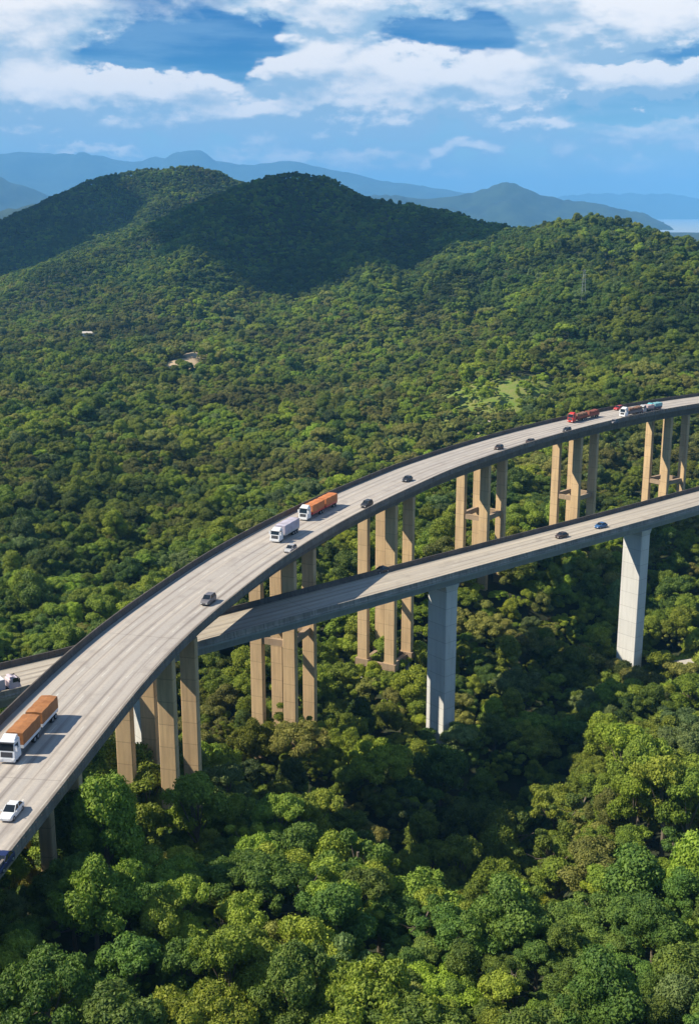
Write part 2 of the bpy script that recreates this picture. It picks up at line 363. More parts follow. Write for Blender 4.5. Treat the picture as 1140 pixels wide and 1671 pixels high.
def segd(X, Y, A, B):
    dx, dy = B[0]-A[0], B[1]-A[1]; t = np.clip(((X-A[0])*dx+(Y-A[1])*dy)/(dx*dx+dy*dy), 0, 1)
    return np.hypot(X-A[0]-t*dx, Y-A[1]-t*dy), A[2]+t*(B[2]-A[2])
def height(X, Y):
    X = np.asarray(X, float); Y = np.asarray(Y, float)
    num = np.zeros_like(X); den = np.zeros_like(X); R0 = np.hypot(X, Y)
    for ax, ay, azz in NEAR:
        w = 1.0/((X-ax)**2+(Y-ay)**2+60.0)**2.0; num += w*azz; den += w
    H = num/den
    H += fnoise(X, Y, 60, 1)*np.clip((R0-250)/300, 0, 1)*4+fnoise(X, Y, 25, 2)*np.clip((R0-60)/300, .2, 1)*1.8+fnoise(X, Y, 200, 8)*np.clip((R0-400)/500, 0, 1)*5
    top = np.full_like(X, -1e9)
    for pts, k in RIDGES:
        for A, B in zip(pts[:-1], pts[1:]):
            d, z = segd(X, Y, A, B)
            dd = d*(1+.22*fnoise(X, Y, 140, 5))
            h = z-k*(np.sqrt(dd*dd+22*22)-22)*(1-.25*np.clip(dd/500, 0, 1))
            top = np.maximum(top, h)
    rg = (fnoise(X, Y, 120, 3)*19+fnoise(X, Y, 50, 4)*7)*np.clip(1.6-R0/1150, .30, 1)
    top = top+rg*np.clip((R0-450)/300, 0, 1)*np.clip((top-H)/40, 0, 1)*np.where(R0 > 0, .8, 1)
    k = 9.0; m = np.maximum(H, top); H = m+k*np.log(np.exp((H-m)/k)+np.exp((top-m)/k))-k*.15
    for q, rr, hh in ((at(300, 603, 14), 34, 9), (at(322, 585, 16), 26, 5), (at(720, 678, 14), 34, 3.5), (at(780, 690, 14), 34, 3.5), (at(840, 688, 14), 34, 3.5), (at(890, 676, 16), 34, 3.5)):
        H = H+hh*np.exp(-((X-q[0])**2+(Y-q[1]-12)**2)/(rr*rr))
    H = np.where(R0 > 2600, H*np.clip((9000-R0)/6400, 0, 1)-8*np.clip((R0-5000)/4000, 0, 1), H)
    return H
BP = [at(300, 603, 14), at(322, 585, 16)]; BG = [at(715, 678, 14), at(785, 690, 14), at(850, 684, 14)]
BARE = [(BP[0][0], BP[0][1]-6, 10, 26), (BP[1][0], BP[1][1]-4, 9, 16)]
GRASS = [(BG[0][0], BG[0][1]-2, 24, 10), (BG[1][0], BG[1][1]-6, 26, 13), (BG[2][0], BG[2][1]-4, 26, 11), (*at(590, 880, 26)[:2], 8, 6), (*at(1075, 1015, 22)[:2], 6, 5)]
rad = np.r_[0.5, 15, np.arange(30, 420, 5.0)]
while rad[-1] < 2600: rad = np.r_[rad, rad[-1]*1.014]
while rad[-1] < 28000: rad = np.r_[rad, rad[-1]*1.12]
ang = np.r_[np.linspace(-180, -30, 40)[:-1], np.linspace(-30, 30, 200), np.linspace(30, 180, 40)[1:-1]]*PI/180
RR, AA = np.meshgrid(rad, ang, indexing='ij'); GX = RR*np.sin(AA); GY = RR*np.cos(AA); GZ = height(GX, GY)
na = len(ang); nr = len(rad)
vs = np.c_[GX.ravel(), GY.ravel(), GZ.ravel()]
I, J = np.meshgrid(np.arange(nr-1), np.arange(na), indexing='ij'); J2 = (J+1) % na
fs = np.stack([I*na+J, (I+1)*na+J, (I+1)*na+J2, I*na+J2], -1).reshape(-1, 4)[:, ::-1]
# patches of bare earth and of open grass (their own colours)

def ell(lst, X, Y):
    r = np.full(np.shape(X), 9.0)
    for x, y, a, c in lst: r = np.minimum(r, np.hypot((X-x)/a, (Y-y)/c))
    return r
me = bpy.data.meshes.new('ground'); me.from_pydata(vs.tolist(), [], fs.tolist()); me.update()
ca = me.color_attributes.new('cover', 'FLOAT_COLOR', 'POINT')
cb = np.clip(1.6-ell(BARE, vs[:, 0], vs[:, 1]), 0, 1); cg = np.clip(2.0-1.2*ell(GRASS, vs[:, 0], vs[:, 1]), 0, 1)
ca.data.foreach_set('color', np.c_[cb, cg, 0*cb, 0*cb+1].ravel())
def groundfn(T, b):
    p = pos(T); a = T.add('ShaderNodeAttribute', attribute_name='cover'); sp = T.add('ShaderNodeSeparateColor'); T.l.new(a.outputs[0], sp.inputs[0])
    n1 = T.noise(p, .08, 6, .65); n2 = T.noise(p, .7, 6, .7)
    c = T.mix(T.ramp(n1, .35, .65), (.018, .030, .010, 1), (.035, .055, .014, 1))
    c = T.mix(T.ramp(n2, .4, .7), c, (.05, .045, .025, 1)); n3 = T.noise(p, .16, 5, .7)
    g = T.mix(T.ramp(n3, .35, .65), (.13, .21, .025, 1), T.mix(n2, (.19, .24, .04, 1), (.26, .21, .10, 1)))
    c = T.mix(T.ramp(T.m('ADD', sp.outputs[1], T.m('SUBTRACT', n1, .5)), .3, .6), c, g)
    c = T.mix(T.ramp(T.m('ADD', sp.outputs[0], T.m('SUBTRACT', n2, .5)), .4, .6), c, (.45, .34, .22, 1))
    T.l.new(c, b.inputs['Base Color']); bump(T, b, n2, .6, .4)
me.materials.append(mat('forest floor', (.04, .05, .02), .95, fn=groundfn)); me.polygons.foreach_set('use_smooth', [True]*len(fs))
g = bpy.data.objects.new('ground', me); COL.objects.link(g); g['kind'] = 'structure'
def H1(x, y): return float(height(np.array([x]), np.array([y]))[0])

# ------------------------------------------------------------------ piers of the upper viaduct
PIERS = []
for gi, s in enumerate(GS):
    p, T, N = UP.get(s)
    base = MB(); col0 = None
    g0 = H1(*p)-2
    pier = empty('pier'); pier.parent = up
    pier.location = (p[0]-orgU[0], p[1]-orgU[1], 0)
    po = (p[0], p[1], ZU)
    for su, sv in ((-1, -1), (-1, 1), (1, -1), (1, 1)):
        c = p+T*SU*su+N*SV*sv; PIERS.append((c[0], c[1])); b = MB(); zb = H1(*c)-2; hv = .75 if gi == 1 else HV
        b.obox(c, T, N, HU, hv, zb if gi != 4 else 19.4, ZU-2.902, .12); b.build('column', M['tan'], pier, po)
        if gi == 4:
            f = MB(); f.cyl((c[0], c[1], zb), (c[0], c[1], 17.8), .75, .75, 14); f.build('pile', M['pale'], pier, po)
            f = MB(); f.obox(c, T, N, 1.0, 1.7, 17.8, 19.4, .05); f.build('pile_cap', M['tie'], pier, po)
    for zt in {0: [], 1: [], 2: [], 3: [ZU-19.5], 4: [ZU-22.5, ZU-41.7], 5: [ZU-17.2], 6: [ZU-21.3], 7: [ZU-24.5], 8: [ZU-24.5]}[gi]:
        if zt < H1(*p)+3: continue
        for k in (-1, 1):
            b = MB(); c = p+T*SU*k; b.obox(c, T, N, .38, SV-HV-.004, zt-.65, zt+.65); b.build('tie_beam', M['tie'], pier, po)
            b = MB(); c = p+N*SV*k; b.obox(c, T, N, SU-HU-.004, .45, zt-.65, zt+.65); b.build('tie_beam', M['tie'], pier, po)
    for k in (-1, 1):
        b = MB(); c = p+T*SU*k; b.obox(c, T, N, .5, 3.5-1.2, ZU-2.7, ZU-.56); b.build('diaphragm', M['deckc'], pier, po)

# ------------------------------------------------------------------ lower viaduct
p0, T0, N0 = LO.get(LO.near(30, 232)); orgL = (p0[0], p0[1], ZL)
lo = empty('viaduct', orgL)
tag(lo, 'lower grey viaduct on white box piers passing under the upper road', 'viaduct')
zs = [ZL]*len(LO.P); b = MB()
b.sweep(LO.P, LO.N, [(-5.7, 0), (5.7, 0), (5.7, -.35), (2.9, -.7), (-2.9, -.7), (-5.7, -.35)], zs); b.build('deck', M['deckg'], lo, orgL)
b = MB(); b.sweep(LO.P, LO.N, [(-2.75, -.702), (2.75, -.702), (2.5, -2.9), (-2.5, -2.9)], zs); b.build('girder', M['deckg'], lo, orgL)
uvsheet('road_surface', LO, 10.68, ZL+.005, M['road2'], lo, orgL)
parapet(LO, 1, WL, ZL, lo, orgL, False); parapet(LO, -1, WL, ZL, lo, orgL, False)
def pc_px(t):
    p, T, N = LO.get(t); return proj((*p, ZL-10))[0]
PS = [find_s(LO, px, pc_px, 60, LO.len-2) for px in (232, 722, 1036)]
PS = [PS[0]-62]+PS+[PS[-1]+62]; print('PS', [round(q) for q in PS])
for s in PS:
    p, T, N = LO.get(s); PIERS.append(tuple(p)); PIERS.append(tuple(p+N*1.5)); PIERS.append(tuple(p-N*1.5))
    pier = empty('pier'); pier.parent = lo; pier.location = (p[0]-orgL[0], p[1]-orgL[1], 0); po = (p[0], p[1], ZL); zb = H1(*p)-2
    b = MB(); b.obox(p, T, N, 1.6, 2.6, zb, ZL-3.9, .10); b.build('column', M['pale'], pier, po)
    b = MB()
    u, v = T, N
    P1 = [p+u*a*1.6+v*c*2.6 for a, c in ((-1, -1), (1, -1), (1, 1), (-1, 1))][::-1]; P2 = [p+u*a*1.9+v*c*2.75 for a, c in ((-1, -1), (1, -1), (1, 1), (-1, 1))][::-1]
    b.hexa([(*q, ZL-3.9) for q in P1], [(*q, ZL-2.903) for q in P2]); b.build('pier_head', M['pale'], pier, po)

exec_marker = None
# ------------------------------------------------------------------ trees
TONES = {   # name: base colour, lighter colour mixed in by noise
    'bright': ((.125, .160, .014), (.250, .280, .028)),
    'mid': ((.098, .130, .016), (.200, .230, .027)),
    'deep': ((.046, .078, .015), (.105, .145, .023)),
    'olive': ((.115, .120, .026), (.230, .215, .050)),
    'grey': ((.080, .110, .032), (.155, .190, .060)),
}
def leafmat(tone):
    a, c_ = TONES[tone]
    m = bpy.data.materials.new(tone+' leaves'); m.use_nodes = True; T = NT(m.node_tree); T.n.clear()
    p = pos(T); oi = T.add('ShaderNodeObjectInfo')
    n1 = T.noise(p, .9, 3, .6); n2 = T.m('MULTIPLY_ADD', T.m('SUBTRACT', T.noise(p, .0045, 2, .5), .5), .55, T.noise(p, .012, 3, .55))
    c = T.mix(T.ramp(n1, .3, .7), (*a, 1), (*c_, 1))
    hs_ = T.add('ShaderNodeHueSaturation'); T.l.new(c, hs_.inputs['Color'])
    T.l.new(T.m('MULTIPLY_ADD', oi.outputs['Random'], .040, .490), hs_.inputs['Hue'])
    T.l.new(T.m('MULTIPLY_ADD', T.m('FRACT', T.m('MULTIPLY', oi.outputs['Random'], 7.31)), .75, T.ramp(n2, .36, .64, .58, 1.30)), hs_.inputs['Value'])
    hs_.inputs['Saturation'].default_value = 1.0
    d = T.add('ShaderNodeBsdfPrincipled'); T.l.new(hs_.outputs[0], d.inputs['Base Color']); d.inputs['Roughness'].default_value = .6; d.inputs['Specular IOR Level'].default_value = .25
    tr = T.add('ShaderNodeBsdfTranslucent'); T.l.new(T.mix(1.0, hs_.outputs[0], (1.0, 1.2, .5, 1), 'MULTIPLY'), tr.inputs[0])
    ms = T.add('ShaderNodeMixShader'); ms.inputs[0].default_value = .22; T.l.new(d.outputs[0], ms.inputs[1]); T.l.new(tr.outputs[0], ms.inputs[2])
    o = T.add('ShaderNodeOutputMaterial'); T.l.new(ms.outputs[0], o.inputs[0]); return m
LEAF = {t: leafmat(t) for t in TONES}
M['bark'] = mat('bark', (.14, .11, .08), .9, fn=lambda T, b: T.l.new(T.mix(T.noise(mapping(T, pos(T), (1, 1, .3)), 3, 5, .7), (.08, .06, .04, 1), (.26, .22, .17, 1)), b.inputs['Base Color']))

def palm_mesh(seed):
    r = np.random.default_rng(seed); V = []; Fq = []
    for f in range(17):
        th = f*2.4+r.uniform(-.2, .2); up_ = r.uniform(.1, 1.1); ln = r.uniform(2.6, 3.6); c_, s_ = math.cos(th), math.sin(th)
        P = [(ln*t*math.cos(up_*(1-t)), 8.2+ln*(math.sin(up_)*t-(.35+.35*(1.1-up_))*t*t*1.2)) for t in np.linspace(0, 1, 12)]
        for i in range(11):
            for sd in (-1, 1):
                for q in (0, .5):
                    x0 = P[i][0]*(1-q)+P[i+1][0]*q; z0 = P[i][1]*(1-q)+P[i+1][1]*q; w = .95*math.sin(PI*min(.97, (i+q+1.2)/12.5))+.1
                    a = (x0, 0, z0); b_ = (x0+.10, 0, z0-.01); c3 = (x0+.45+.05, sd*w, z0-.30*w); d3 = (x0+.38, sd*w*.96, z0-.31*w)
                    o = len(V)
                    for x, y, z in (a, b_, c3, d3): V.append((x*c_-y*s_, x*s_+y*c_, z))
                    Fq.append((o, o+1, o+2, o+3))
    return V, Fq, np.array([(0, 0, 8.2, .3, 1)])
def crown_mesh(kind, seed, nq=6500):
    if kind == 'palm': return palm_mesh(seed)
    r = np.random.default_rng(seed); lobes = []
    if kind == 'round':
        R, hz, zc = 4.3, 3.3, 6.4
        for i in range(30):
            th = r.uniform(0, 2*PI); u = r.uniform(-.15, 1); q = math.sqrt(max(0, 1-u*u)); k = r.uniform(.42, 1.0)*(1+.18*math.sin(3*th+seed))
            lobes.append((R*k*q*math.cos(th), R*k*q*math.sin(th), zc+hz*k*u, r.uniform(.6, 1.45), .8))
        lobes.append((.3, -.2, zc-.3, 2.1, .9))
    elif kind == 'flat':
        R, zc = 5.2, 8.2
        for i in range(34):
            th = r.uniform(0, 2*PI); k = math.sqrt(r.uniform(0, 1))
            lobes.append((R*.9*k*math.cos(th), R*.9*k*math.sin(th), zc-1.6*k*k+r.uniform(-.9, .6), r.uniform(.5, 1.35), .55))
    elif kind == 'clumpy':
        zc = 6.5
        for c in range(6):
            th = c*2*PI/6+r.uniform(-.5, .5); k = r.uniform(1.2, 3.0) if c else 0; cz = zc+r.uniform(-1.2, 2.4)
            for i in range(8):
                d = r.normal(0, 1, 3); d /= np.linalg.norm(d)
                lobes.append((k*math.cos(th)+d[0]*1.25, k*math.sin(th)+d[1]*1.25, cz+abs(d[2])*1.2, r.uniform(.6, 1.05), .85))
    elif kind == 'tall':
        for i in range(30):
            u = r.uniform(0, 1); rr = 2.6*math.sin(PI*min(.95, .2+.75*u))**.8; th = r.uniform(0, 2*PI)
            lobes.append((rr*.8*math.cos(th), rr*.8*math.sin(th), 3.5+7.5*u, r.uniform(.7, 1.2), .9))
    elif kind == 'bush':
        for i in range(20):
            th = r.uniform(0, 2*PI); k = math.sqrt(r.uniform(0, 1))*2.6
            lobes.append((k*math.cos(th), k*math.sin(th), 1.8-.12*k*k+r.uniform(-.3, .7), r.uniform(.7, 1.2), .85))
    elif kind == 'sparse':
        for i in range(24):
            th = r.uniform(0, 2*PI); k = r.uniform(.3, 1)*4.0; lobes.append((k*math.cos(th), k*math.sin(th), r.uniform(5, 9.8)-.25*k, r.uniform(.4, .85), .7))
    Lb = np.array(lobes); w = Lb[:, 3]**2; idx = r.choice(len(Lb), nq, p=w/w.sum())
    d = r.normal(0, 1, (nq, 3)); d[:, 2] = d[:, 2]*.9+.35; d /= np.linalg.norm(d, axis=1)[:, None]
    rad_ = Lb[idx, 3]*(1+np.clip(r.normal(.02, .15, nq), -.3, .5))
    C = Lb[idx, :3]+d*rad_[:, None]*np.c_[np.ones(nq), np.ones(nq), Lb[idx, 4]]
    keep = np.ones(nq, bool)
    for l in Lb:
        q = (C-l[:3])/np.array([1, 1, l[4]]); keep &= np.linalg.norm(q, axis=1) > l[3]*.80
    C = C[keep]; d = d[keep]; n = len(C)
    nrm = d+r.normal(0, .55, (n, 3)); nrm /= np.linalg.norm(nrm, axis=1)[:, None]
    a = np.cross(nrm, r.normal(0, 1, (n, 3))); a /= np.linalg.norm(a, axis=1)[:, None]; b_ = np.cross(nrm, a)
    s = r.uniform(.10, .22, (n, 1)); t = s*r.uniform(.5, .8, (n, 1))
    V = np.stack([C-a*s, C+b_*t-nrm*.04, C+a*s, C-b_*t-nrm*.04], 1).reshape(-1, 3); Fq = np.arange(n*4).reshape(-1, 4)
    # leafy twig mass inside each clump
    ico = [(0, 0, 1), (.89, 0, .45), (.28, .85, .45), (-.72, .53, .45), (-.72, -.53, .45), (.28, -.85, .45), (.72, .53, -.45), (-.28, .85, -.45), (-.89, 0, -.45), (-.28, -.85, -.45), (.72, -.53, -.45), (0, 0, -1)]
    fi = [(0, 1, 2), (0, 2, 3), (0, 3, 4), (0, 4, 5), (0, 5, 1), (1, 6, 2), (2, 7, 3), (3, 8, 4), (4, 9, 5), (5, 10, 1), (6, 7, 2), (7, 8, 3), (8, 9, 4), (9, 10, 5), (10, 6, 1), (6, 11, 7), (7, 11, 8), (8, 11, 9), (9, 11, 10), (10, 11, 6)]
    Vl = V.tolist(); Fl = Fq.tolist()
    for l in Lb:
        o = len(Vl); k = l[3]*.78
        for q in ico: Vl.append((l[0]+q[0]*k*r.uniform(.8, 1.05), l[1]+q[1]*k*r.uniform(.8, 1.05), l[2]+q[2]*k*l[4]))
        Fl += [(o+x, o+y, o+z) for x, y, z in fi]
    return Vl, Fl, Lb
KINDS_ = {'round': 4.6, 'flat': 5.2, 'clumpy': 4.4, 'tall': 3.0, 'bush': 3.3, 'sparse': 4.0, 'palm': 3.2}
KTOP = {'round': 10.6, 'flat': 9.6, 'clumpy': 10.6, 'tall': 11.6, 'bush': 3.3, 'sparse': 10.2, 'palm': 9.2}
PROTO = {}
for ki, kind in enumerate(KINDS_):
    Vl, Fl, Lb = crown_mesh(kind, 11+ki, {'bush': 8000, 'sparse': 6000}.get(kind, 17000))
    tk = MB(); th_ = {'round': 6.0, 'flat': 7.2, 'clumpy': 6.0, 'tall': 9.0, 'bush': 1.0, 'sparse': 8.0, 'palm': 8.2}[kind]; r0 = {'bush': .12, 'palm': .16}.get(kind, .28)
    tk.cyl((0, 0, -1.5), (.1, .05, th_*.55), r0*1.25, r0*.9, 8); tk.cyl((.1, .05, th_*.55), (0, .1, th_), r0*.9, r0*.5, 8)
    for i in range(0, len(Lb), 4 if kind != 'sparse' else 1):
        l = Lb[i]; z0 = th_*random.uniform(.5, .85); tk.cyl((.05, .05, z0), (l[0]*.8, l[1]*.8, max(z0+.3, l[2]-.2)), r0*.42, r0*.15, 5)
    for tone in TONES:
        me = bpy.data.meshes.new('crown'); me.from_pydata(Vl, [], Fl); me.update(); me.materials.append(LEAF[tone])
        PROTO[kind, tone] = me
    tm = bpy.data.meshes.new('trunk'); tm.from_pydata(tk.v, [], tk.f); tm.update(); tm.materials.append(M['bark']); PROTO[kind, 'trunk'] = tm
# where the trees stand
def grid(r0, r1, sp, a0, a1):
    out = []
    xs = np.arange(-r1, r1, sp); ys = np.arange(-60 if r1 < 500 else 0, r1, sp*.9)
    X, Y = np.meshgrid(xs, ys); X = X+(np.arange(len(ys))[:, None] % 2)*sp*.5
    X = X+rng.uniform(-.38, .38, X.shape)*sp; Y = Y+rng.uniform(-.38, .38, Y.shape)*sp
    R = np.hypot(X, Y); A = np.degrees(np.arctan2(X, Y)); k = (R >= r0) & (R < r1) & (A > a0) & (A < a1)
    return np.c_[X[k], Y[k]], sp
TR = []
for (pts, sp) in (grid(38, 130, 4.0, -60, 60), grid(130, 360, 4.3, -34, 28), grid(360, 900, 4.7, -24, 23), grid(900, 2350, 5.9, -22, 21)):
    TR.append(np.c_[pts, np.full(len(pts), sp)])
TR = np.vstack(TR); n = len(TR)
gz = height(TR[:, 0], TR[:, 1]); TR = np.c_[TR, gz]
pn = fnoise(TR[:, 0], TR[:, 1], 45, 21)*.6+fnoise(TR[:, 0], TR[:, 1], 14, 22)*.5
scl = .80*(TR[:, 2]/5.0)**.5*np.clip(np.exp(rng.normal(-.06, .30, n)), .5, 1.7)
scl = np.where(TR[:, 1] < 100, np.minimum(scl*.82, .88), scl); scl = np.where(TR[:, 1] > 1100, np.minimum(scl, .95), scl)
scl *= 1+.18*fnoise(TR[:, 0], TR[:, 1], 30, 23)
kinds = list(KINDS_); tones = list(TONES)
kk = rng.random(n); ki = np.select([kk < .24, kk < .40, kk < .72, kk < .83, kk < .88, kk < .965], [0, 1, 2, 3, 4, 5], 6)
ki = np.where((ki == 6) & (np.hypot(TR[:, 0], TR[:, 1]) < 170), 5, ki); hill = gz > 38; scl[ki == 6] = np.clip(scl[ki == 6], .6, .95)
far_ = np.hypot(TR[:, 0], TR[:, 1])
tt = pn+rng.normal(0, .32, n)+np.where((far_ > 420) & ~hill, .42, 0)+np.where(TR[:, 1] < 92, .38, 0)-np.where(hill, .48, 0)+.08
ti = np.where(tt < -.30, 2, np.where(tt < .28, 1, np.where(tt < .62, 0, 3))); ti = np.where(rng.random(n) < .05, 4, ti)
X, Y = TR[:, 0], TR[:, 1]; keep = np.ones(n, bool)
for c in PIERS: keep &= np.hypot(X-c[0], Y-c[1]) > 3.0
keep &= ~((ell(BARE, X, Y) < 1.15))
gm = ell(GRASS, X, Y) < 1.1+.55*fnoise(X, Y, 11, 77); scl[gm] *= rng.uniform(.3, .95, int(gm.sum())); ti[gm] = np.where(rng.random(int(gm.sum())) < .75, 0, 3)
keep &= ~(gm & (rng.random(n) < .35))
du = UP.dist(X, Y); dl = LO.dist(X, Y); top = TR[:, 3]+np.array([KTOP[k] for k in kinds])[ki]*scl
keep &= ~((du < 10) & (top > ZU-4)); keep &= ~((dl < 9) & (top > ZL-4))
keep &= (top < ZC-12) | (np.hypot(X, Y) > 500)
TR = TR[keep]; scl = scl[keep]; ki = ki[keep]; ti = ti[keep]; n = len(TR); rz = rng.uniform(0, 2*PI, n)
zsx = rng.uniform(.78, 1.28, n)
# the 300 that show largest
szs = np.zeros(n); vis = np.zeros(n, bool); PX = np.zeros((n, 2))
kr = np.array([KINDS_[k] for k in kinds])[ki]*scl
for i in range(n):
    if TR[i, 1] < 45 or TR[i, 1] > 330: continue
    zt_ = TR[i, 3]+np.array([KTOP[k] for k in kinds])[ki[i]]*scl[i]*.7 if True else 0
    x, y, d = proj((TR[i, 0], TR[i, 1], zt_)); PX[i] = x, y; szs[i] = kr[i]/d
    vis[i] = (-25 < x < 1165) and (y < 1720) and not (x < 330 and (y < 1300 and y > 1449-1.07*x-300 and y < 1449-1.07*x))
szs[~vis] = 0; szs[ki == 4] *= .9
order = np.argsort(-szs)[:298]; near = np.zeros(n, bool); near[order] = True
TONEW = {'bright': 'bright yellow green', 'mid': 'fresh green', 'deep': 'dark green', 'olive': 'olive brown', 'grey': 'grey green'}
KW = {'round': 'round crowned tree', 'flat': 'flat spreading tree', 'clumpy': 'clumpy crowned tree', 'tall': 'tall narrow tree', 'bush': 'low bushy shrub', 'sparse': 'thin leaved tree', 'palm': 'palm tree'}
def where(px, py):
    if py > 1560: v = 'at bottom edge'
    elif py > 1440: v = 'on near slope'
    elif py > 1330: v = 'on upper slope'
    elif py > 1230: v = 'mid gorge'
    else: v = 'at gorge end'
    if px < 140: h = 'under upper road'
    elif px < 340: h = 'below nearest tan columns'
    elif px < 530: h = 'below second column group'
    elif px < 680: h = 'below third column group'
    elif px < 780: h = 'below nearest white pier'
    elif px < 960: h = 'between white piers'
    else: h = 'right of gorge'
    return v, h
recs = {}
for i in order:
    v, h = where(*PX[i]); recs.setdefault((kinds[ki[i]], tones[ti[i]], v, h), []).append(i)
ORD = ['first', 'second', 'third', 'fourth', 'fifth', 'sixth', 'seventh', 'eighth', 'ninth', 'tenth', 'eleventh', 'twelfth']
PROOBJ = {}
for (kd, tn, v, h), idx in recs.items():
    idx.sort(key=lambda i: PX[i][0])
    for q, i in enumerate(idx):
        t = bpy.data.objects.new({'bush': 'shrub', 'palm': 'palm_tree'}.get(kd, 'tree'), None); COL.objects.link(t)
        t.location = (TR[i, 0], TR[i, 1], TR[i, 3]); t.rotation_euler = (0, 0, rz[i]); t.scale = (scl[i], scl[i], scl[i]*zsx[i])
        lab = f"{TONEW[tn]} {KW[kd]} {v} {h}"
        if len(idx) > 1: lab = (f"{ORD[min(q, 11)]} from left {TONEW[tn]} {KW[kd]} {v} {h}")
        tag(t, lab, 'shrub' if kd == 'bush' else 'tree', 'shrubs on the gorge slopes' if kd == 'bush' else 'trees on the gorge slopes')
        c = bpy.data.objects.new('crown', PROTO[kd, tn]); COL.objects.link(c); c.parent = t
        k = bpy.data.objects.new('trunk', PROTO[kd, 'trunk']); COL.objects.link(k); k.parent = t
        PROOBJ.setdefault((kd, tn), c)
# every kind and tone must exist once as a real tree for the far forest to repeat
VAR = [k for k in PROOBJ]; print('variants', len(VAR), 'trees', n)
fi_ = np.where(~near)[0]
vidx = np.array([VAR.index((kinds[ki[i]], tones[ti[i]])) if (kinds[ki[i]], tones[ti[i]]) in PROOBJ else int(rng.integers(len(VAR))) for i in fi_])
me = bpy.data.meshes.new('forest'); me.from_pydata(TR[fi_][:, [0, 1, 3]].tolist(), [], []); me.update()
for nm, ty, dat in (('idx', 'INT', vidx), ('rot', 'FLOAT', rz[fi_]), ('sc', 'FLOAT', scl[fi_])):
    a = me.attributes.new(nm, ty, 'POINT'); a.data.foreach_set('value', dat)
fo = bpy.data.objects.new('forest', me); COL.objects.link(fo); tag(fo, 'dense green rainforest canopy covering the valley and the hills', 'forest', None, 'stuff')
ng = bpy.data.node_groups.new('forest', 'GeometryNodeTree')
ng.interface.new_socket('Geometry', in_out='INPUT', socket_type='NodeSocketGeometry'); ng.interface.new_socket('Geometry', in_out='OUTPUT', socket_type='NodeSocketGeometry')
N_ = ng.nodes; K = ng.links; gi_ = N_.new('NodeGroupInput'); go = N_.new('NodeGroupOutput')
iop = N_.new('GeometryNodeInstanceOnPoints'); K.new(gi_.outputs[0], iop.inputs['Points']); gti = N_.new('GeometryNodeJoinGeometry')
for k in reversed(VAR):                             # join keeps links last-to-first
    oi = N_.new('GeometryNodeObjectInfo'); oi.transform_space = 'ORIGINAL'; oi.inputs['Object'].default_value = PROOBJ[k]; oi.inputs['As Instance'].default_value = True
    K.new(oi.outputs['Geometry'], gti.inputs[0])
K.new(gti.outputs[0], iop.inputs['Instance']); iop.inputs['Pick Instance'].default_value = True
def att(nm, ty):
    a = N_.new('GeometryNodeInputNamedAttribute'); a.data_type = ty; a.inputs['Name'].default_value = nm; return a.outputs['Attribute']
K.new(att('idx', 'INT'), iop.inputs['Instance Index'])
cr = N_.new('ShaderNodeCombineXYZ'); K.new(att('rot', 'FLOAT'), cr.inputs[2]); K.new(cr.outputs[0], iop.inputs['Rotation'])
K.new(att('sc', 'FLOAT'), iop.inputs['Scale'])
K.new(iop.outputs[0], go.inputs[0])
md = fo.modifiers.new('forest', 'NODES'); md.node_group = ng

# ------------------------------------------------------------------ far mountains and the sea
M['farhill'] = mat('far forested slope', (.03, .055, .03), .95, fn=lambda T, b: T.l.new(T.mix(T.ramp(T.noise(pos(T), .004, 6, .65), .35, .65), (.012, .026, .024, 1), (.035, .060, .035, 1)), b.inputs['Base Color']))
def mountains(name, pts, Y0, depth, seed):
    px = np.array([p[0] for p in pts], float); py = np.array([p[1] for p in pts], float)
    nx, ny = 150, 26; xs = np.linspace(px[0], px[-1], nx); ys_ = np.interp(xs, px, py)
    for _ in range(2): ys_[1:-1] = .25*ys_[:-2]+.5*ys_[1:-1]+.25*ys_[2:]
    vs = []
    for i in range(nx):
        top = atY(xs[i], ys_[i], Y0)
        edge = min(1, (i+.0)/8, (nx-1-i)/8)
        for j in range(ny):
            t = (j/(ny-1))*2-1; yy = Y0+t*depth; h = (1-abs(t))**.9
            x_ = top[0]*(1+t*depth/Y0*.6)
            z = (top[2]+20)*h*(.6+.4*edge)-20
            wv = depth*.32
            nz_ = fnoise(np.array([x_]), np.array([yy]), wv, seed)[0]*.34+fnoise(np.array([x_]), np.array([yy]), wv*.4, seed+1)[0]*.20
            z *= 1+nz_*min(1, abs(t)*4)*(1-abs(t)*.3)
            z += fnoise(np.array([x_]), np.array([yy]), wv*.15, seed+2)[0]*Y0*.0012
            vs.append((x_, yy, z))
    fs = [(i*ny+j, (i+1)*ny+j, (i+1)*ny+j+1, i*ny+j+1) for i in range(nx-1) for j in range(ny-1)]
    b = MB(); b.v = vs; b.f = fs; b.mi = [0]*len(fs); o = b.build(name, M['farhill'], smooth=True); o['kind'] = 'structure'; return o
mountains('mountains', [(-420, 262), (-200, 240), (-60, 246), (0, 250), (50, 249), (110, 256), (180, 263), (240, 266), (300, 252), (340, 253), (400, 269), (440, 266), (480, 261), (540, 276), (620, 290), (700, 305), (760, 316), (830, 326), (900, 335), (980, 346)], 17000, 2500, 31)
mountains('mountains', [(-400, 300), (-200, 262), (-90, 270), (0, 285), (50, 304), (100, 328), (160, 350)], 10500, 1500, 41)
mountains('hills', [(-300, 340), (-120, 352), (-30, 352), (20, 338), (60, 331), (100, 345), (160, 365), (260, 380)], 5200, 800, 51)
mountains('mountains', [(480, 345), (560, 330), (640, 318), (700, 322), (760, 314), (790, 306), (825, 295), (850, 302), (880, 315), (920, 323), (970, 331), (1010, 342), (1080, 352)], 9500, 1100, 61)
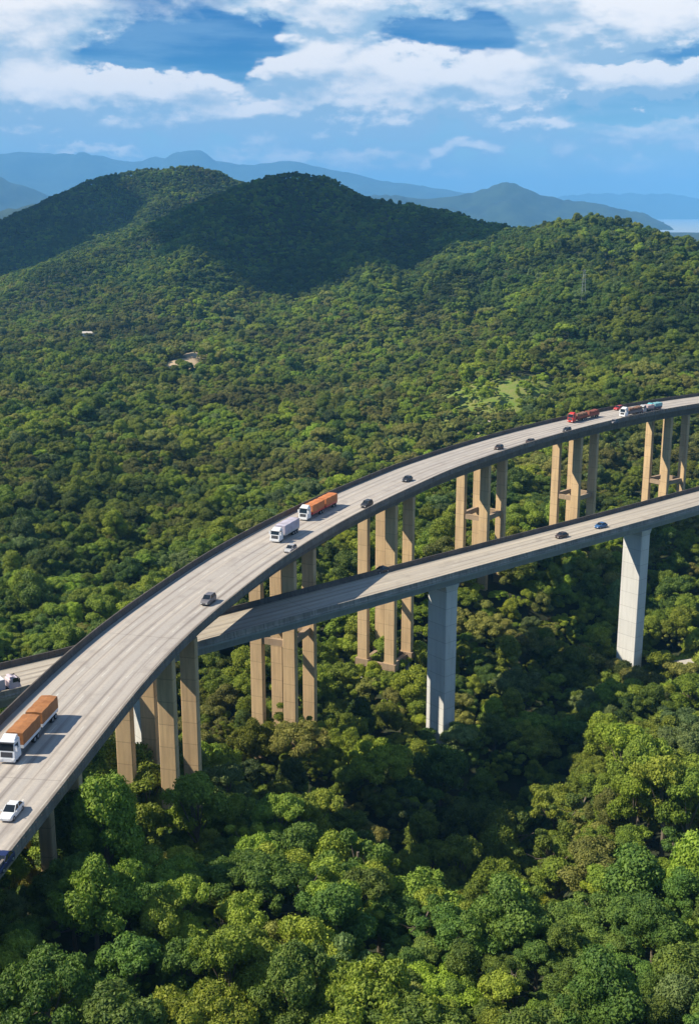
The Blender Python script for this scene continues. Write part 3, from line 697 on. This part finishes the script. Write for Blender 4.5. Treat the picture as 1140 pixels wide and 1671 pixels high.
mountains('mountains', [(780, 345), (880, 326), (940, 318), (1000, 317), (1040, 313), (1090, 314), (1140, 321), (1250, 330), (1400, 325), (1600, 345)], 25000, 2500, 71)
b = MB(); b.add([(-33000, 2000, -1.5), (33000, 2000, -1.5), (33000, 33000, -1.5), (-33000, 33000, -1.5)], [(0, 1, 2, 3)])
o = b.build('sea', mat('sea water', (.42, .50, .54), .35, spec=.5)); o['kind'] = 'structure'  # base colour kept pale to stand in for bright reflection off the water

# ------------------------------------------------------------------ vehicles
def paint(name, c, rough=.35): return mat(name, c, rough, spec=.5, fn=lambda T, b: T.l.new(T.mix(T.m('MULTIPLY', T.ramp(T.noise(pos(T), 1.4, 5, .7), .45, .8), .35), (*c, 1), (c[0]*.65+.03, c[1]*.62+.025, c[2]*.58+.02, 1)), b.inputs['Base Color']))
M['white'] = paint('white paint', (.78, .79, .80)); M['silver'] = paint('silver paint', (.42, .42, .43)); M['dark'] = paint('dark paint', (.035, .035, .04)); M['grey'] = paint('grey paint', (.16, .15, .16))
M['brownp'] = paint('dark brown paint', (.07, .045, .035)); M['bluep'] = paint('blue paint', (.04, .12, .28)); M['navy'] = paint('navy paint', (.02, .03, .10)); M['red'] = paint('red paint', (.55, .04, .03)); M['cyan'] = paint('turquoise paint', (.14, .42, .46))
M['pinkw'] = paint('pinkish white paint', (.72, .60, .64)); M['glass'] = mat('vehicle glass', (.015, .02, .025), .12, spec=.6); M['rubber'] = mat('tyre rubber', (.02, .02, .02), .9); M['rim'] = mat('wheel rim', (.4, .4, .42), .4, .6)
M['chassis'] = mat('chassis', (.05, .05, .055), .7); M['lampw'] = mat('headlamp lens', (.8, .8, .78), .15); M['lampr'] = mat('tail lamp lens', (.5, .02, .02), .3)
def tarp(name, c): return mat(name, c, .75, fn=lambda T, b: (T.l.new(T.mix(T.ramp(T.noise(pos(T), .9, 5, .65), .35, .75), (*c, 1), (c[0]*.7, c[1]*.66, c[2]*.62, 1)), b.inputs['Base Color']), bump(T, b, T.noise(pos(T), 1.2, 4, .6), .6, .12)))
M['orange'] = tarp('orange tarpaulin', (.40, .17, .06)); M['orange2'] = tarp('bright orange tarpaulin', (.60, .21, .07)); M['lav'] = tarp('pale grey tarpaulin', (.50, .47, .56)); M['rust'] = tarp('brown red load', (.28, .09, .06)); M['brown'] = tarp('brown load', (.26, .14, .09)); M['pinkload'] = tarp('pinkish load', (.55, .42, .42)); M['greens'] = tarp('pale turquoise tarpaulin', (.22, .46, .50))
def loft(b, secs):                                  # sections: (x, half width, z0, z1, top half width)
    vs = []
    for x, w, z0, z1, wt in secs: vs += [(x, -w, z0), (x, w, z0), (x, w, (z0+z1*2)/3), (x, wt, z1), (x, -wt, z1), (x, -w, (z0+z1*2)/3)]
    n = 6; fs = [tuple(range(n)), tuple(range((len(secs)-1)*n, len(secs)*n))[::-1]]
    for i in range(len(secs)-1):
        for j in range(n):
            a, c = i*n+j, i*n+(j+1) % n; fs.append((a, a+n, c+n, c))
    b.add(vs, fs)
def wheel(root, x, y, r=.33, w=.22):
    s = 1 if y > 0 else -1
    t = MB(); t.cyl((x, y-w/2, r), (x, y+w/2, r), r, r, 16); o = t.build('wheel', M['rubber'], root)
    t = MB(); t.cyl((x, y+s*w/2, r), (x, y+s*(w/2+.02), r), r*.6, r*.55, 12); t.build('rim', M['rim'], o)
VS = .80                                            # the whole place is modelled at four fifths of full size
def car(loc, T, v, label, body, kind='sedan', name='car'):
    t = empty(name, loc, math.atan2(T[1], T[0])); t.scale = (VS, VS, VS); tag(t, label, 'car', 'cars crossing the viaducts')
    if kind == 'sedan': secs = [(-2.15, .78, .32, .78, .70), (-2.05, .86, .25, .92, .80), (-1.2, .90, .22, .98, .84), (0, .91, .20, .96, .86), (1.0, .90, .22, .93, .84), (1.75, .86, .25, .80, .76), (2.1, .74, .30, .62, .64)]; cab = [(-1.75, .80, .95), (-1.15, .66, 1.42), (.1, .66, 1.46), (.95, .80, .93)]
    elif kind == 'hatch': secs = [(-1.85, .80, .30, .95, .74), (-1.75, .86, .25, 1.0, .80), (0, .88, .20, .98, .84), (.9, .88, .22, .95, .82), (1.5, .84, .25, .84, .74), (1.85, .72, .30, .62, .62)]; cab = [(-1.75, .78, 1.0), (-1.35, .66, 1.48), (.1, .66, 1.50), (.9, .78, .95)]
    else: secs = [(-2.2, .86, .40, 1.1, .80), (-2.1, .92, .32, 1.12, .86), (0, .94, .30, 1.10, .88), (1.1, .94, .32, 1.08, .88), (1.9, .90, .34, .98, .82), (2.2, .80, .40, .75, .72)]; cab = [(-2.05, .82, 1.12), (-1.75, .72, 1.68), (.2, .72, 1.72), (1.0, .84, 1.08)]
    b = MB(); loft(b, secs); b.build('body', body, t, smooth=False, bevel=.06)
    (xa, wa, za), (xb, wb, zb), (xc, wc, zc_), (xd, wd, zd) = cab
    g_ = MB(); g_.add([(xa, -wa, za), (xa, wa, za), (xb, -wb, zb), (xb, wb, zb), (xc, -wc, zc_), (xc, wc, zc_), (xd, -wd, zd), (xd, wd, zd)],
        [(0, 2, 3, 1), (2, 4, 5, 3), (4, 6, 7, 5), (0, 6, 4, 2), (1, 3, 5, 7)]); g_.build('window', M['glass'], t)
    b = MB(); b.box(xb+.05, xc-.05, -wb+.0, wb-.0, zb-.03, zb+.07, .05, .05)
    for s in (-1, 1):                               # pillars
        for (x0, z0, w0), (x1, z1, w1) in (((xa, za, wa), (xb, zb, wb)), ((xd, zd, wd), (xc, zc_, wc)), (((xa+xd)/2, za-.02, wa+.03), ((xb+xc)/2, zb, wb+.01))):
            b.hexa([(x0-.05, s*w0-.03, z0), (x0+.05, s*w0-.03, z0), (x0+.05, s*w0+.03, z0), (x0-.05, s*w0+.03, z0)], [(x1-.05, s*w1-.03, z1+.04), (x1+.05, s*w1-.03, z1+.04), (x1+.05, s*w1+.03, z1+.04), (x1-.05, s*w1+.03, z1+.04)])
    b.build('roof', body, t)
    fx = secs[-1][0]; rx = secs[0][0]
    for s in (-1, 1):
        for x in (-1.32, 1.30): wheel(t, x, s*.80)
        q = MB(); q.box(fx-.12, fx+.03, s*.55-.15, s*.55+.15, .50, .64); q.build('headlight', M['lampw'], t)
        q = MB(); q.box(rx-.03, rx+.1, s*.60-.13, s*.60+.13, .66, .82); q.build('taillight', M['lampr'], t)
        q = MB(); q.box(.72, .86, s*1.0-.1, s*1.0+.1, .95, 1.08); q.build('mirror', body, t)
    return t
def truck(loc, T, label, cabm, beds, group='trucks crossing the viaducts', cabtop=3.25, z=0):
    """front centre at loc, facing T; beds: list of (length, kind, lower material, top material, height)"""
    beds = [(b_[0]/VS+(.0), *b_[1:]) for b_ in beds]; t = empty('truck', loc, math.atan2(T[1], T[0])); t.scale = (VS, VS, VS); tag(t, label, 'truck', group)
    c = MB()
    c.hexa([(-2.25, -1.2, .95), (0, -1.2, .95), (0, 1.2, .95), (-2.25, 1.2, .95)], [(-2.2, -1.13, cabtop), (-.38, -1.13, cabtop), (-.38, 1.13, cabtop), (-2.2, 1.13, cabtop)])
    c.box(-.35, .10, -1.22, 1.22, .35, .93); c.box(-2.2, -.38, -1.24, -1.16, .5, 1.0); c.box(-2.2, -.38, 1.16, 1.24, .5, 1.0)
    c.hexa([(-2.0, -1.0, cabtop), (-.6, -1.0, cabtop), (-.6, 1.0, cabtop), (-2.0, 1.0, cabtop)], [(-2.0, -.95, cabtop+.5), (-1.5, -.95, cabtop+.5), (-1.5, .95, cabtop+.5), (-2.0, .95, cabtop+.5)])
    cb_ = c.build('cab', cabm, t, bevel=.05)
    def fx(z): return -.38*(z-.95)/(cabtop-.95)
    g_ = MB(); za, zb = 1.95, cabtop-.28
    g_.add([(fx(za)+.02, -1.05, za), (fx(za)+.02, 1.05, za), (fx(zb)+.02, 1.0, zb), (fx(zb)+.02, -1.0, zb)], [(0, 1, 2, 3)])
    g_.hexa([(fx(za)-.03, -1.05, za), (fx(za)+.03, -1.05, za), (fx(za)+.03, 1.05, za), (fx(za)-.03, 1.05, za)], [(fx(zb)-.03, -1.0, zb), (fx(zb)+.03, -1.0, zb), (fx(zb)+.03, 1.0, zb), (fx(zb)-.03, 1.0, zb)])
    g_.build('windshield', M['glass'], cb_)
    for s in (-1, 1):
        q = MB(); q.hexa([(-1.5, s*1.17-.03, 2.0), (-.35, s*1.17-.03, 2.0), (-.35, s*1.17+.03, 2.0), (-1.5, s*1.17+.03, 2.0)], [(-1.5, s*1.15-.03, 2.8), (-.5, s*1.15-.03, 2.8), (-.5, s*1.15+.03, 2.8), (-1.5, s*1.15+.03, 2.8)]); q.build('side_window', M['glass'], cb_)
        q = MB(); q.box(-.45, -.25, s*1.4-.14, s*1.4+.14, 1.9, 2.7); q.box(-.4, -.3, min(s*1.15, s*1.4), max(s*1.15, s*1.4), 2.5, 2.56); q.build('mirror', M['chassis'] if cabm != M['white'] else cabm, cb_)
        q = MB(); q.box(.08, .14, s*.88-.22, s*.88+.22, .55, .80); q.build('headlight', M['lampw'], cb_)
    q = MB(); q.hexa([(-.02, -.85, 1.05), (.04, -.85, 1.05), (.04, .85, 1.05), (-.02, .85, 1.05)], [(-.14, -.85, 1.75), (-.09, -.85, 1.75), (-.09, .85, 1.75), (-.14, .85, 1.75)]); q.build('grille', M['chassis'], cb_)
    q = MB(); q.box(-.45, -.12, -1.1, 1.1, cabtop-.2, cabtop-.1); q.build('visor', M['chassis'], cb_)
    for x in (-1.1,): 
        for s in (-1, 1): wheel(t, x, s*1.02, .5, .32)
    total = sum(b_[0] for b_ in beds)+.75*len(beds)+2.25
    q = MB(); q.box(-total, -.4, -.45, .45, .62, .95); q.build('chassis', M['chassis'], t)
    x = -2.25
    for bi, (ln, kd, lowm, topm, hgt) in enumerate(beds):
        x0 = x-.75; x1 = x0-ln; x = x1
        bd = MB(); z0 = 1.05
        if kd == 'tarp':
            bd.box(x1, x0, -1.27, 1.27, z0, z0+.55); bo = bd.build('trailer_bed', lowm, t)
            q = MB(); n = 9; vs = []
            prof = [(-1.3, z0+.50), (-1.29, hgt-.25), (-1.25, hgt-.06), (-.6, hgt+.0), (0, hgt+.05), (.6, hgt+.0), (1.25, hgt-.06), (1.29, hgt-.25), (1.3, z0+.50)]
            for i in range(n):
                xx = x1+(x0-x1)*i/(n-1); sag = .05*math.sin(i*2.1); vs += [(xx, y, zz+(sag if zz > hgt-.3 else 0)) for y, zz in prof]
            k = len(prof); fs = [tuple(range(k))[::-1], tuple(range((n-1)*k, n*k))]+[(i*k+j, (i+1)*k+j, (i+1)*k+(j+1) % k, i*k+(j+1) % k) for i in range(n-1) for j in range(k)]
            q.add(vs, fs); q.build('tarpaulin', topm, bo)
        elif kd == 'box':
            bd.box(x1, x0, -1.28, 1.28, z0, hgt); bo = bd.build('cargo_box', lowm, t, bevel=.04)
            q = MB(); q.box(x1+.1, x0-.1, -1.2, 1.2, hgt+.003, hgt+.05); q.build('roof_panel', topm, bo)
        else:                                       # open bed, load piled in it
            bd.box(x1, x0, -1.27, 1.27, z0, z0+.2)
            bd.box(x1, x0, -1.27, -1.17, z0+.2, z0+1.0); bd.box(x1, x0, 1.17, 1.27, z0+.2, z0+1.0); bd.box(x1, x1+.1, -1.17, 1.17, z0+.2, z0+1.0); bd.box(x0-.1, x0, -1.17, 1.17, z0+.2, z0+1.15)
            bo = bd.build('trailer_bed', lowm, t)
            m_ = max(2, int(ln/1.8))
            q = MB()
            for i in range(m_):
                a = x1+.2+(ln-.4)*i/m_; e = x1+.2+(ln-.4)*(i+1)/m_-.1; q.box(a, e, -1.1, 1.1, z0+.21, hgt-.1*((i*7) % 3), .12, .15)
            q.build('load', topm, bo)
        ax = (x1+.9, x1+2.1) if ln < 7.5 else (x1+.9, x1+2.1, x1+3.3)
        for a in ax:
            for s in (-1, 1): wheel(t, a, s*1.0, .48, .45)
        q = MB(); q.box(x1+4.3 if ln > 7.5 else x1+2.9, x0-.8, -1.2, -1.15, .55, .95); q.build('side_guard', M['chassis'], bo)
        if bi == len(beds)-1:
            for s in (-1, 1): q = MB(); q.box(x1-.05, x1+.05, s*.95-.2, s*.95+.2, .75, .95); q.build('taillight', M['lampr'], t)
    return t
def on(line, px, py, z, dirn=-1):
    q = at(px, py, z); s = line.near(q[0], q[1]); p, T, N = line.get(s); return (float(q[0]), float(q[1]), z+.008), T*dirn
def U(px, py): return on(UP, px, py, ZU)
def D(px, py, d=1): return on(LO, px, py, ZL, d)
l, T = U(12, 1247); truck(l, T, 'white cab truck with two long orange tarp covered beds near left edge', M['white'], [(5.0, 'tarp', M['white'], M['orange'], 3.45), (4.9, 'tarp', M['white'], M['orange'], 3.45)])
l, T = U(448, 886); truck(l, T, 'white truck with pale grey lavender tarpaulin in middle of upper road', M['white'], [(6.6, 'tarp', M['silver'], M['lav'], 3.5)], cabtop=2.9)
l, T = U(494, 850); truck(l, T, 'white cab truck with bright orange tarps behind the grey tarp truck', M['white'], [(5.6, 'tarp', M['red'], M['orange2'], 3.4), (5.6, 'tarp', M['red'], M['orange2'], 3.4)])
l, T = U(929, 690); truck(l, T, 'red cab truck pulling two open beds with brownish red load', M['red'], [(6.0, 'open', M['rust'], M['brown'], 2.9), (5.8, 'open', M['rust'], M['rust'], 2.9)])
l, T = U(1014, 681); truck(l, T, 'white cab truck with brown load just ahead of the turquoise truck', M['white'], [(7.5, 'open', M['grey'], M['brown'], 3.0)])
l, T = U(1044, 674); truck(l, T, 'small pale truck with pinkish load right behind the brown load truck', M['silver'], [(3.6, 'tarp', M['grey'], M['pinkload'], 2.7)], cabtop=2.5)
l, T = U(1056, 671); truck(l, T, 'turquoise truck at the right end of the upper road', M['cyan'], [(3.8, 'tarp', M['navy'], M['greens'], 2.8)], cabtop=2.6)
l, T = U(1008, 669); car(l, T, 0, 'red car in the far lane beside the brown load truck', M['red'], 'suv')
l, T = D(32, 1124, 1); truck(l, T, 'pinkish white truck on the lower road at left edge', M['pinkw'], [(7.0, 'box', M['pinkw'], M['white'], 3.0)], cabtop=2.6)
for px, py, m_, kd, lab in ((20, 1330, 'white', 'sedan', 'white sedan below the big orange truck at left edge'), (3, 1414, 'navy', 'sedan', 'dark blue car cut by the left edge at the bottom of the upper road'),
        (340, 984, 'grey', 'suv', 'dark grey car alone in the wide bend of the upper road'), (474, 900, 'silver', 'hatch', 'silver car beside the grey tarp truck'),
        (598, 827, 'dark', 'suv', 'black car at the near parapet above the third column group'), (664, 785, 'dark', 'sedan', 'black car in the middle of the upper road right of the orange trucks'),
        (813, 733, 'brownp', 'hatch', 'dark brown car at the near parapet above the fourth column group'), (864, 723, 'brownp', 'sedan', 'small dark car following the brown car on the upper road'),
        (924, 704, 'dark', 'hatch', 'black car right below the red truck cab'), (1001, 691, 'grey', 'hatch', 'small grey car at the near parapet between the red truck and the white one')):
    l, T = U(px, py); car(l, T, 0, lab, M[m_], kd)
for px, py, m_, kd, lab in ((915, 877, 'brownp', 'sedan', 'dark brown car on the lower road ahead of the blue car'), (979, 861, 'bluep', 'sedan', 'blue car on the lower road'),
        (622, 934, 'dark', 'sedan', 'dark car hugging the far barrier of the lower road')):
    l, T = D(px, py, -1); car(l, T, 0, lab, M[m_], kd)

# ------------------------------------------------------------------ small buildings and masts in the forest
M['wall'] = mat('rendered wall', (.62, .58, .52), .85, fn=concrete((.62, .58, .52), (.4, .36, .3), .4)); M['rooft'] = mat('pale roof sheet', (.6, .55, .48), .6, fn=concrete((.62, .57, .50), (.4, .33, .27), .5)); M['rooftile'] = mat('clay roof', (.4, .2, .12), .8, fn=concrete((.40, .21, .13), (.25, .13, .09), .5))
def house(px, py, zg, w, d, h, rz_, lab, roofm):
    q = at(px, py, zg); gx = H1(q[0], q[1]); t = empty('house', (q[0], q[1], gx), rz_); tag(t, lab, 'house')
    b = MB(); b.box(-w/2, w/2, -d/2, d/2, -1, h); wl_ = b.build('wall', M['wall'], t)
    b = MB(); e = .5; z = h+.003
    b.add([(-w/2-e, -d/2-e, z), (w/2+e, -d/2-e, z), (w/2+e, d/2+e, z), (-w/2-e, d/2+e, z), (-w/2-e, 0, z+d*.22), (w/2+e, 0, z+d*.22)], [(0, 1, 5, 4), (3, 4, 5, 2), (0, 4, 3), (1, 2, 5), (0, 3, 2, 1)]); b.build('roof', roofm, t)
    b = MB(); b.box(-.5, .5, -d/2-.05, -d/2+.05, -.2, 2.1); b.build('door', M['chassis'], t)
    for s in (-1, 1): b = MB(); b.box(s*w*.3-.6, s*w*.3+.6, -d/2-.04, -d/2+.05, 1.0, 2.1); b.build('window', M['glass'], t)
HOUSES = [house(791, 708, 16, 6, 5, 7.0, .3, 'small pale house roof just behind the upper viaduct barrier', M['rooft']), house(150, 562, 8, 14, 6, 9, .1, 'long low house with tan roof far off in the forest at left', M['rooft']),
          house(306, 584, 8, 10, 6, 7, -.2, 'small white house beside the bare earth clearing', M['rooft']), house(1134, 1010, 26, 7, 5, 9, .5, 'pale roofed shed among trees right of the second white pier', M['rooft'])]
M['steel'] = mat('galvanised steel', (.5, .5, .48), .5, .3)
def mast(px, py, zg, h, lab):
    q = at(px, py, zg); gx = H1(q[0], q[1]); t = empty('power_pylon', (q[0], q[1], gx)); tag(t, lab, 'pylon')
    b = MB(); w0, w1 = 1.8, .35
    for sx_, sy_ in ((-1, -1), (1, -1), (1, 1), (-1, 1)): b.cyl((sx_*w0, sy_*w0, -1), (sx_*w1, sy_*w1, h), .09, .06, 4)
    k = 9
    for i in range(k):
        za, zb = h*i/k, h*(i+1)/k; wa = w0+(w1-w0)*i/k; wb = w0+(w1-w0)*(i+1)/k
        for s in (-1, 1):
            b.cyl((-wa, s*wa, za), (wb, s*wb, zb), .04, .04, 4); b.cyl((s*wa, -wa, za), (s*wb, wb, zb), .04, .04, 4)
    b.build('lattice_tower', M['steel'], t)
    for z_, w in ((h-.8, 3.0), (h*.87, 3.8), (h*.76, 3.0)): b = MB(); b.cyl((-w, 0, z_), (w, 0, z_), .08, .08, 4); b.build('cross_arm', M['steel'], t)
mast(950, 500, 60, 26, 'pale lattice pylon standing on the right hillside')

# ------------------------------------------------------------------ clouds that shade the hills
M['cloud'] = mat('cloud', (.95, .95, .95), 1.0)
def cloud(tx, ty, a, c, seed, z=1250, n=26):
    r = random.Random(seed); cx_ = tx-1.05*(z-ZC); cy_ = ty-.10*(z-ZC); b = MB()
    for i in range(n):
        th = r.uniform(0, 2*PI); k = math.sqrt(r.uniform(0, 1)); x = cx_+a*.8*k*math.cos(th); y = cy_+c*.8*k*math.sin(th)
        R = min(a, c)*r.uniform(.25, .42); m_, l_ = 10, 7; vs = []
        for j in range(l_+1):
            ph = PI*j/l_-PI/2
            for q in range(m_): s = 1+r.uniform(-.08, .08); vs.append((x+R*s*math.cos(ph)*math.cos(2*PI*q/m_), y+R*s*math.cos(ph)*math.sin(2*PI*q/m_), z+20*r.random()+R*s*math.sin(ph)*(.5 if ph > 0 else .18)))
        b.add(vs, [(j*m_+q, j*m_+(q+1) % m_, (j+1)*m_+(q+1) % m_, (j+1)*m_+q) for j in range(l_) for q in range(m_)])
    o = b.build('cloud', M['cloud'], smooth=True); o['kind'] = 'structure'
cloud(-25, 1390, 230, 270, 3, n=60); cloud(-500, 1880, 150, 430, 4, n=110)

# ------------------------------------------------------------------ haze
vm = bpy.data.materials.new('air'); vm.use_nodes = True; T = NT(vm.node_tree); T.n.clear()
pv = T.add('ShaderNodeVolumePrincipled'); pv.inputs['Color'].default_value = (.21, .56, 1.0, 1); pv.inputs['Density'].default_value = 8.5e-5; pv.inputs['Anisotropy'].default_value = 0.0
o = T.add('ShaderNodeOutputMaterial'); T.l.new(pv.outputs[0], o.inputs['Volume'])
b = MB(); b.box(-34000, 34000, -34000, 34000, -40, 1000); hz_ = b.build('haze', vm); hz_['kind'] = 'stuff'
